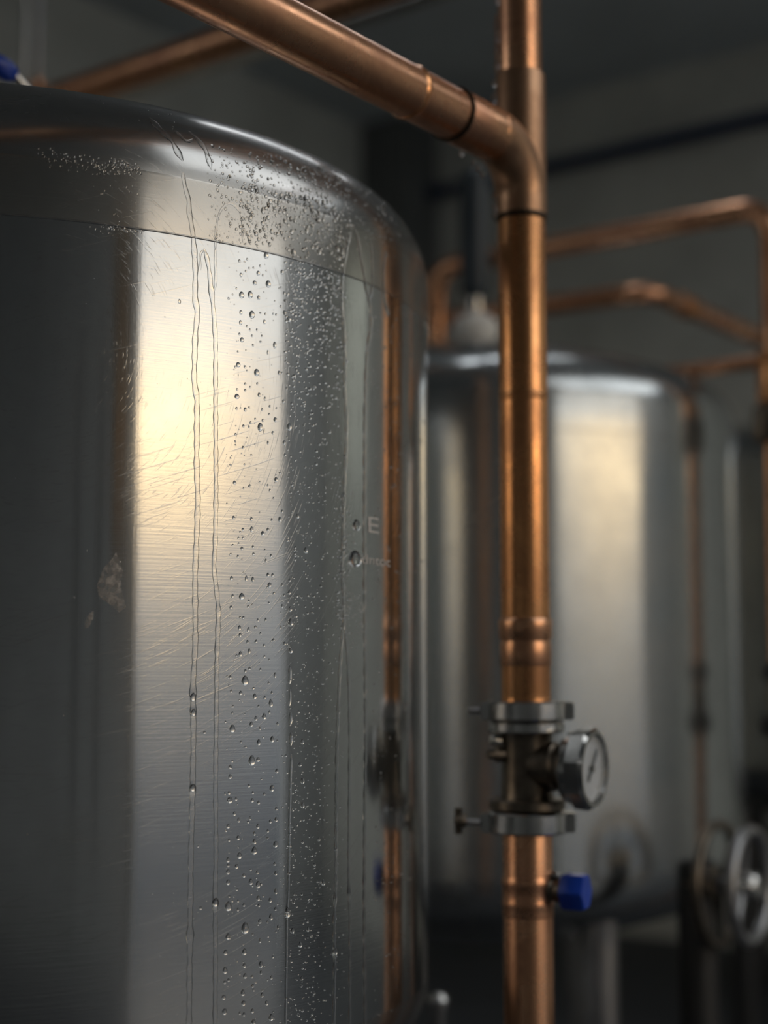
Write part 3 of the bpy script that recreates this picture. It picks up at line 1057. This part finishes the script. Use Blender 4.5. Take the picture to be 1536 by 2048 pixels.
def clampset(zc, hh, r, label, wing=False, up=True):
    t = thing('pipe_clamp', label, 'clamp', (PX, PY, zc), 'clamps on the copper riser')
    bm = NB()
    lathe(bm, [(PR - .004, -hh), (r - .002, -hh), (r, -hh + .002), (r, hh - .002), (r - .002, hh), (PR - .004, hh)], n=64, cap=False)
    finish('band', bm, STEEL, t, 30)
    s = -1 if up else 1
    bm = NB()
    z0, z1 = s * (hh + .0015), s * (hh + .0135)
    lo, hi = min(z0, z1), max(z0, z1)
    lathe(bm, [(PR - .004, lo), (r - .004, lo), (r - .002, lo + .002), (r - .002, hi - .002), (r - .004, hi), (PR - .004, hi)], n=64, cap=False)
    finish('ferrule', bm, DARKM if not up else STEEL, t, 30)
    # hinge lugs on both sides and thumb bolt
    for sx_ in (-1, 1):
        bm = NB()
        box(bm, (sx_ * (r + .002), -.006, 0), (.0055, .009, hh * .95))
        bmesh.ops.bevel(bm, geom=bm.edges[:], offset=.0015, segments=2, affect='EDGES')
        finish('lug', bm, STEEL, t, 35)
    bm = NB()
    lathe(bm, rounded(.0035, 0, .03 if wing else .016, .001), (-r - .005, -.008, 0), (-1, -.15, .05), 20)
    b = finish('bolt', bm, DSTEEL, t, 35)
    if wing:
        bm = NB()
        c = Vector((-r - .03, -.012, .002))
        lathe(bm, rounded(.0075, -.006, .006, .002), c, (-1, -.15, .05), 20)
        for sgn in (-1, 1):
            box(bm, c + Vector((-.002, 0, sgn * .009)), (.004, .002, .005))
        bmesh.ops.bevel(bm, geom=[e for e in bm.edges if e.calc_length() > .0035][:60], offset=.0006, segments=1, affect='EDGES')
        finish('wing_nut', bm, DARKM, b, 35)
    return t


z1a, z1b = z_(1440), z_(1402)
clampset((z1a + z1b) / 2, (z1b - z1a) / 2, .0435, 'upper polished steel clamp ring above the gauge body', False, True)
z2a, z2b = z_(1664), z_(1622)
clampset((z2a + z2b) / 2, (z2b - z2a) / 2, .0435, 'lower polished steel clamp ring with wing nut, below the gauge body', True, False)
body = thing('valve_body', 'dark bronze tee body between the two clamp rings, carrying the gauge', 'valve', (PX, PY, z_(1530)))
zc = z_(1530)
cyl('barrel', body, [(0, z_(1600) - zc), (.030, z_(1600) - zc), (.0285, z_(1585) - zc), (.0275, z_(1560) - zc), (.0275, z_(1490) - zc), (.0285, z_(1470) - zc), (.031, z_(1452) - zc), (0, z_(1452) - zc)], DARKM)
GN = Vector((.875, -.485, -.02)).normalized()
cyl('side_port', body, [(0, .01), (.0265, .01), (.0265, .034), (.023, .037), (.023, .046), (0, .046)], DARKM, 48, (0, 0, 0), GN)
cyl('bleed_screw', body, [(0, .02), (.0085, .02), (.0085, .036), (.005, .038), (.005, .045), (0, .045)], DARKM, 20, (0, 0, .012), (-1, -.3, 0))
cyl('plug', body, rounded(.006, .03, .043, .002), STEEL, 20, (0, 0, .024), (-1, -.35, .1))
# gauge
gc = Vector((PX, PY, zc)) + GN * .046
gauge = thing('pressure_gauge', 'round pressure gauge with faceted chrome bezel and white dial, on the riser', 'gauge', gc)
cyl('case', gauge, [(0, 0), (.024, 0), (.036, .003), (.0385, .006), (.0385, .026), (0, .026)], STEEL, 64, (0, 0, 0), GN)
bx, by_, _z = basis(GN)
bm = NB()
n = 64
rings = []
for (r, h, fac) in ((.0375, .012, 1), (.0425, .014, 1), (.0435, .030, 1), (.0405, .034, .3), (.0365, .034, 0), (.0345, .030, 0), (.0345, .022, 0)):
    rg = []
    for i in range(n):
        a = 2 * math.pi * i / n
        oct_ = math.cos(math.pi / 8) / math.cos(((a + .2) % (math.pi / 4)) - math.pi / 8)
        rr_ = r * (1 + fac * (oct_ * 1.03 - 1) * .9)
        rg.append(bm.verts.new(GN * h + bx * rr_ * math.cos(a) + by_ * rr_ * math.sin(a)))
    rings.append(rg)
for a_, b_ in zip(rings, rings[1:]):
    for i in range(n):
        j = (i + 1) % n
        bm.faces.new((a_[i], a_[j], b_[j], b_[i]))
bm.faces.new(rings[0])
finish('bezel', bm, STEEL, gauge, 18)
dial = cyl('dial', gauge, [(0, .0262), (.0345, .0262), (.0345, .027), (0, .027)], DIAL, 48, (0, 0, 0), GN)
bm = NB()
for i in range(25):
    a = math.radians(-135 + 270 * i / 24)
    L = .0045 if i % 4 == 0 else .0025
    d = (by_ * math.cos(a) + bx * math.sin(a))
    s_v = GN.cross(d)
    c = GN * .02725 + d * (.0315 - L / 2)
    M3 = Matrix((d, s_v, GN)).transposed()
    box(bm, c, (L / 2, .0003 if i % 4 else .0005, .0001), M3)
finish('tick_marks', bm, INK, dial, 0)
nd = (Vector((0, 0, 1)) * .80 + Vector((.485, .875, 0)) * .60).normalized()
nd = (nd - GN * nd.dot(GN)).normalized()
M3 = Matrix((nd, GN.cross(nd), GN)).transposed()
bm = NB()
box(bm, GN * .0295 + nd * .004, (.020, .0021, .0003), M3)
finish('needle', bm, INK, gauge, 0)
cyl('hub', gauge, rounded(.0038, .027, .0315, .001), BLACK, 24, (0, 0, 0), GN)
cyl('cover_glass', gauge, [(0, .0316), (.0343, .0316), (.0343, .0326), (0, .0326)], GLASS, 48, (0, 0, 0), GN)

# blue capped port
bd = Vector((.90, -.43, 0)).normalized()
zp = z_(1777)
cap = thing('capped_port', 'small side port with bright blue hexagonal cap low on the riser', 'valve cap', (PX, PY, zp))
cyl('neck', cap, [(0, .022), (.0125, .022), (.0135, .026), (.011, .031), (.013, .035), (.013, .046), (0, .046)], DARKM, 32, (0, 0, 0), bd)
cyl('locking_screw', cap, rounded(.0045, .026, .036, .0015), STEEL, 16, (0, 0, .016), bd)
bm = NB()
lathe(bm, [(0, .040), (.019, .040), (.021, .043), (.021, .064), (.019, .067), (0, .067)], (0, 0, 0), bd, 6)
bmesh.ops.bevel(bm, geom=bm.edges[:], offset=.0011, segments=2, affect='EDGES')
c = finish('blue_cap', bm, BLUE, cap, 35)
c['label'] = 'bright blue hexagonal plastic cap'

# droplets hanging along the left edge of the copper
def edge_drop(c, r, stretch, label):
    bm = NB()
    bmesh.ops.create_icosphere(bm, subdivisions=3, radius=1)
    for v in bm.verts:
        v.co = Vector((v.co.x * r, v.co.y * r, v.co.z * r * stretch)) * (1 + .08 * v.co.z)
    o = finish('hanging_water_bead', bm, WATER, None, 0, c)
    tag(o, label, 'water drop', 'water beads on the copper riser')


def pipe_edge(py, r):
    return Vector((PX - r * .985, PY - .004, z_(py)))


for (py, r, st, pr) in ((6, .0032, 1.2, .0247), (60, .0036, 5.0, .0247), (105, .0038, 6.0, .0247), (140, .0038, 4.0, .0247), (170, .0034, 1.2, .0290), (200, .0037, 1.7, .0290), (394, .0034, 1.5, .0290), (418, .0034, 1.3, .0290), (434, .0036, 1.3, .0290)):
    edge_drop(pipe_edge(py, pr + .001), r, st, 'clear water bead stuck to the left edge of the copper riser')
for (px, py, r) in ((925, 306, .0032), (948, 326, .0028), (958, 338, .0030), (966, 350, .0030)):
    edge_drop(at(px, py, 1.60), r, 1.25, 'clear water bead hanging under the bend of the swept tee')
for (px, py, r) in ((553, 8, .0022), (575, 18, .0026), (580, 26, .002), (620, 38, .002)):
    pass

# ------------------------------------------------------------------ rear overhead copper pipe with hanger
op = at(300, 132, 2.55)
rear = thing('copper_header_pipe', 'blurred copper pipe crossing the upper left behind the tank', 'pipe', op)
bm = NB()
tube(bm, [B * ((op - C0).dot(-B) - .01), -B * 2.2], .027, 48)
finish('pipe', bm, COPPER, rear, 35)
h0 = op + B * ((((op.x - at(56, 160, 2.7).x)) / -B.x))
for (px, m, r) in ((44, STEEL, .0055), (72, DSTEEL, .0055)):
    # where the header passes this column of the picture
    tX = (px - 768) / F
    # solve op + B*s with x = tX * depth
    s = (tX * 1.03 * op.y - op.x) / (B.x - tX * 1.03 * B.y)
    p = op + B * s
    t = thing('hanger_rod', ('bright' if px == 45 else 'dull olive') + ' vertical hanger rod holding the overhead header pipe at far left', 'rod', (p.x, p.y, p.z + .036), 'hanger rods')
    bm = NB()
    lathe(bm, rounded(r, .006, CEIL_Z - p.z - .027, .001), n=24)
    finish('rod', bm, m, t, 35)
    bm = NB()
    lathe(bm, rounded(.011, -.004, .014, .004), n=24)
    finish('end_nut', bm, COPPER, t, 35)

# valve with blue lever on top of the near tank
vt = thing('lever_valve', 'blue gripped lever valve on top of the near tank, far left', 'valve', (T1C.x - .03, T1C.y, CAMZ + .585))
cyl('valve_stem', vt, rounded(.014, 0, .07, .004), STEEL, 32)
p0 = at(62, 188, 1.70) - vt.location
p1 = at(24, 148, 1.68) - vt.location
p2 = at(-26, 118, 1.66) - vt.location
bm = NB()
tube(bm, [Vector((0, 0, .06)), p0 + Vector((0, 0, -.012)), p0, p1], [.006, .006, .0062, .0062], 16)
finish('lever', bm, STEEL, vt, 35)
bm = NB()
dd = (p2 - p1).normalized()
lathe(bm, [(0, -.006), (.008, -.004), (.012, .004), (.013, .016), (.012, .034), (.007, .045), (0, .047)], p1, dd, 24)
finish('grip', bm, BLUE, vt, 0)

# ------------------------------------------------------------------ background copper
def bgpipe(name, label, pts, r, bend, mat=COPPER, cat='pipe', group=None, parts=()):
    t = thing(name, label, cat, pts[0], group)
    o = Vector(pts[0])
    bm = NB()
    tube(bm, arc_path([Vector(p) - o for p in pts], bend, 14) if len(pts) > 2 else [Vector(p) - o for p in pts], r, 40)
    finish('pipe', bm, mat, t, 35)
    return t


VX, VY = .682, 2.58
zA0 = .80 + CAMZ
pa = Vector((.105, 3.0, zA0))
pb = Vector((VX, VY, zA0))
ta = bgpipe('copper_transfer_pipe', 'blurred copper pipe arching over the rear tank, upper of two', [(pa.x, pa.y, CAMZ + .545), pa, pb, (VX, VY, 0)], .0205, .055)
# fittings of the far right drop leg
oz = ta.location
for nm, y0, y1, r, m in (('coupling', 808, 704, .031, COPPER2), ('union_nut', 885, 812, .040, DARKM), ('clamp_band', 1362, 1325, .034, BLACK), ('gauge_body', 1440, 1372, .026, DARKM), ('clamp_band', 1470, 1430, .042, BLACK)):
    bm = NB()
    lathe(bm, rounded(r, zat(y0, VY), zat(y1, VY), .006), (VX - oz.x, VY - oz.y, -oz.z), n=40)
    finish(nm, bm, m, ta, 35)
cB = Vector((.542, 3.0, .752 + CAMZ))
tb = bgpipe('copper_return_pipe', 'blurred copper pipe bending away to the right, lower of two over the rear tank', [cB + B * .52 + Vector((0, 0, .012)), cB, cB + A * 1.6], .021, .06, COPPER)
bm = NB()
lathe(bm, rounded(.0245, -.03, .03, .003), cB + A * .05 - tb.location + A * .12, A, 40)
finish('coupling', bm, COPPER2, tb, 35)
c1 = Vector((VX, VY, .525 + CAMZ))
bgpipe('copper_stub', 'short blurred copper stub at right, resting just over the rear tank', [c1 + B * .27, c1 + B * .02], .0125, .02, COPPER)

# agitator / vent on the rear tank
cx_, cy_ = T2C.x, T2C.y
ag = thing('vent_assembly', 'rounded vent, coloured white for its bright reflection, with slate blue canister on top of the rear tank', 'vent', (cx_ + .004, cy_, CAMZ + .585))
zr = lambda py: zat(py, cy_) - ag.location.z
cyl('collar', ag, rounded(.085, -.01, .016, .005), STEEL, 48)
bm = NB()
zc_ = zr(660)
lathe(bm, [(0, zc_ - .036)] + [(.048 * math.cos(a), zc_ + .036 * math.sin(a)) for a in [math.radians(-60 + 150 * i / 16) for i in range(16)]] + [(0, zc_ + .036)], n=48)
finish('vent_dome', bm, simple('vent_reflection_white', (.95, .93, .88), 0, .25, .05, 20), ag, 40)  # white colour stands in for the door's bright reflection on the dome
cyl('neck', ag, rounded(.016, zr(632), zr(575), .003), STEEL, 32)
cyl('canister', ag, rounded(.030, zr(600), zr(338), .026, 8), SLATE, 48)

# ------------------------------------------------------------------ wall services, lamp
def wall_hit(px, py, off):
    d = ray(px, py)
    t = (C0.dot(A) - off) / d.dot(A)
    return rel(*(d * t))


w0 = wall_hit(1100, 333, .05)
bm = NB()
s0 = -(w0 - C0).dot(-B) + .05
tube(bm, [w0 - B * s0, w0 - B * 3.0], .026, 24)
cd = finish('blue_conduit', bm, BLUEP, None, 35)
tag(cd, 'dark blue pipe running along the back wall at upper right', 'conduit')
bm = NB()
box(bm, room(.11, .11, CEIL_Z / 2), (.11, .11, CEIL_Z / 2), Mroom)  # dark full-height box in the far room corner
tag(finish('trim_2', bm, simple('dark_corner_box', (.15, .155, .15), 0, .7, .1, 5), None, 30), kind='structure')

sc0 = at(430, 127, 3.0)
bm = NB()
tube(bm, [B * ((sc0 - C0).dot(-B) - .01), -B * 2.4], .019, 32)
o = finish('steel_header_pipe', bm, STEEL, None, 35, sc0)
tag(o, 'pale steel pipe just under the blurred overhead copper header', 'pipe')

Md = Matrix((A, B, Vector((0, 0, 1)))).transposed()
lamp_src = None
for (lx, ly, where) in ((.42, 3.0, 'between the two front tanks'), (2.75, 1.95, 'near the loading door, added to light the back wall')):  # second lamp is an addition that brightens the right of the back wall
    lp = thing('batten_light', 'slim cool white batten light hung under the ceiling ' + where, 'lamp', (lx, ly, CEIL_Z - .16), 'ceiling batten lights')
    if lamp_src is None:
        bm = NB()
        box(bm, (0, 0, .05), (.62, .05, .02), Md)
        bmesh.ops.bevel(bm, geom=bm.edges[:], offset=.006, segments=2, affect='EDGES')
        ps = [finish('housing', bm, SLATE, lp, 35)]
        bm = NB()
        box(bm, (0, 0, .012), (.60, .038, .018), Md)
        bmesh.ops.bevel(bm, geom=bm.edges[:], offset=.008, segments=2, affect='EDGES')
        ps.append(finish('diffuser', bm, LAMP, lp, 35))
        for s_ in (-.4, .4):
            bm = NB()
            lathe(bm, rounded(.004, .07, .158, .001), A * s_, n=12)
            ps.append(finish('drop_wire', bm, DSTEEL, lp, 35))
        lamp_src = ps
    else:
        for p_ in lamp_src:
            c = p_.copy()
            COL.objects.link(c)
            c.parent = lp

# ------------------------------------------------------------------ hand wheel valve, bottom right
hn = Vector((.84, -.54, .0)).normalized()
hc = at(1500, 1772, 2.32)
hw = thing('handwheel_valve', 'steel handwheel valve in the dark lower right corner', 'valve', hc)
hx, hy, _ = basis(hn)
bm = NB()
tube(bm, [hx * (.082 * math.cos(2 * math.pi * i / 48)) + hy * (.082 * math.sin(2 * math.pi * i / 48)) for i in range(48)], .0088, 16, closed=True)
wheel = finish('wheel_rim', bm, DSTEEL, hw, 0)
for i in range(3):
    a = math.radians(100 + 120 * i)
    bm = NB()
    e = hx * math.cos(a) + hy * math.sin(a)
    tube(bm, [Vector((0, 0, 0)) - hn * .012, e * .045 - hn * .006, e * .080], [.009, .007, .006], 16)
    finish('spoke', bm, DSTEEL, wheel, 35)
bm = NB()
lathe(bm, [(0, -.03), (.020, -.03), (.020, .008), (.015, .014), (0, .016)], (0, 0, 0), hn, 32)
finish('hub', bm, STEEL, wheel, 35)
bm = NB()
lathe(bm, rounded(.011, -.09, -.02, .001), (0, 0, 0), hn, 24)
finish('stem', bm, DSTEEL, hw, 35)
bm = NB()
lathe(bm, [(.084, -.056), (.094, -.056), (.096, -.054), (.096, -.046), (.094, -.044), (.084, -.044), (.084, -.056)], (0, 0, 0), hn, 64, False)
finish('guard_ring', bm, DARKM, hw, 35)
for i in range(3):
    a = math.radians(40 + 120 * i)
    bm = NB()
    e = hx * math.cos(a) + hy * math.sin(a)
    tube(bm, [-hn * .05, e * .086 - hn * .05], .005, 12)
    finish('guard_arm', bm, BLACK, hw, 35)
bm = NB()
lathe(bm, rounded(.030, -.10, -.05, .01), (0, 0, 0), hn, 48)
finish('bonnet', bm, DARKM, hw, 35)
bm = NB()
lathe(bm, rounded(.030, -hc.z, .035, .01), -hn * .085, n=40)
finish('standpipe', bm, BLACK, hw, 35)

# short steel post low at the tank edge
sp0 = at(876, 1992, 2.15)
bm = NB()
lathe(bm, [(0, -sp0.z), (.013, -sp0.z), (.013, -.02), (.0165, -.014), (.0165, -.004), (.010, .004), (0, .006)], n=32)
o = finish('steel_post', bm, STEEL, None, 35, sp0)
tag(o, 'small capped steel post low between the near tank and the riser', 'post')
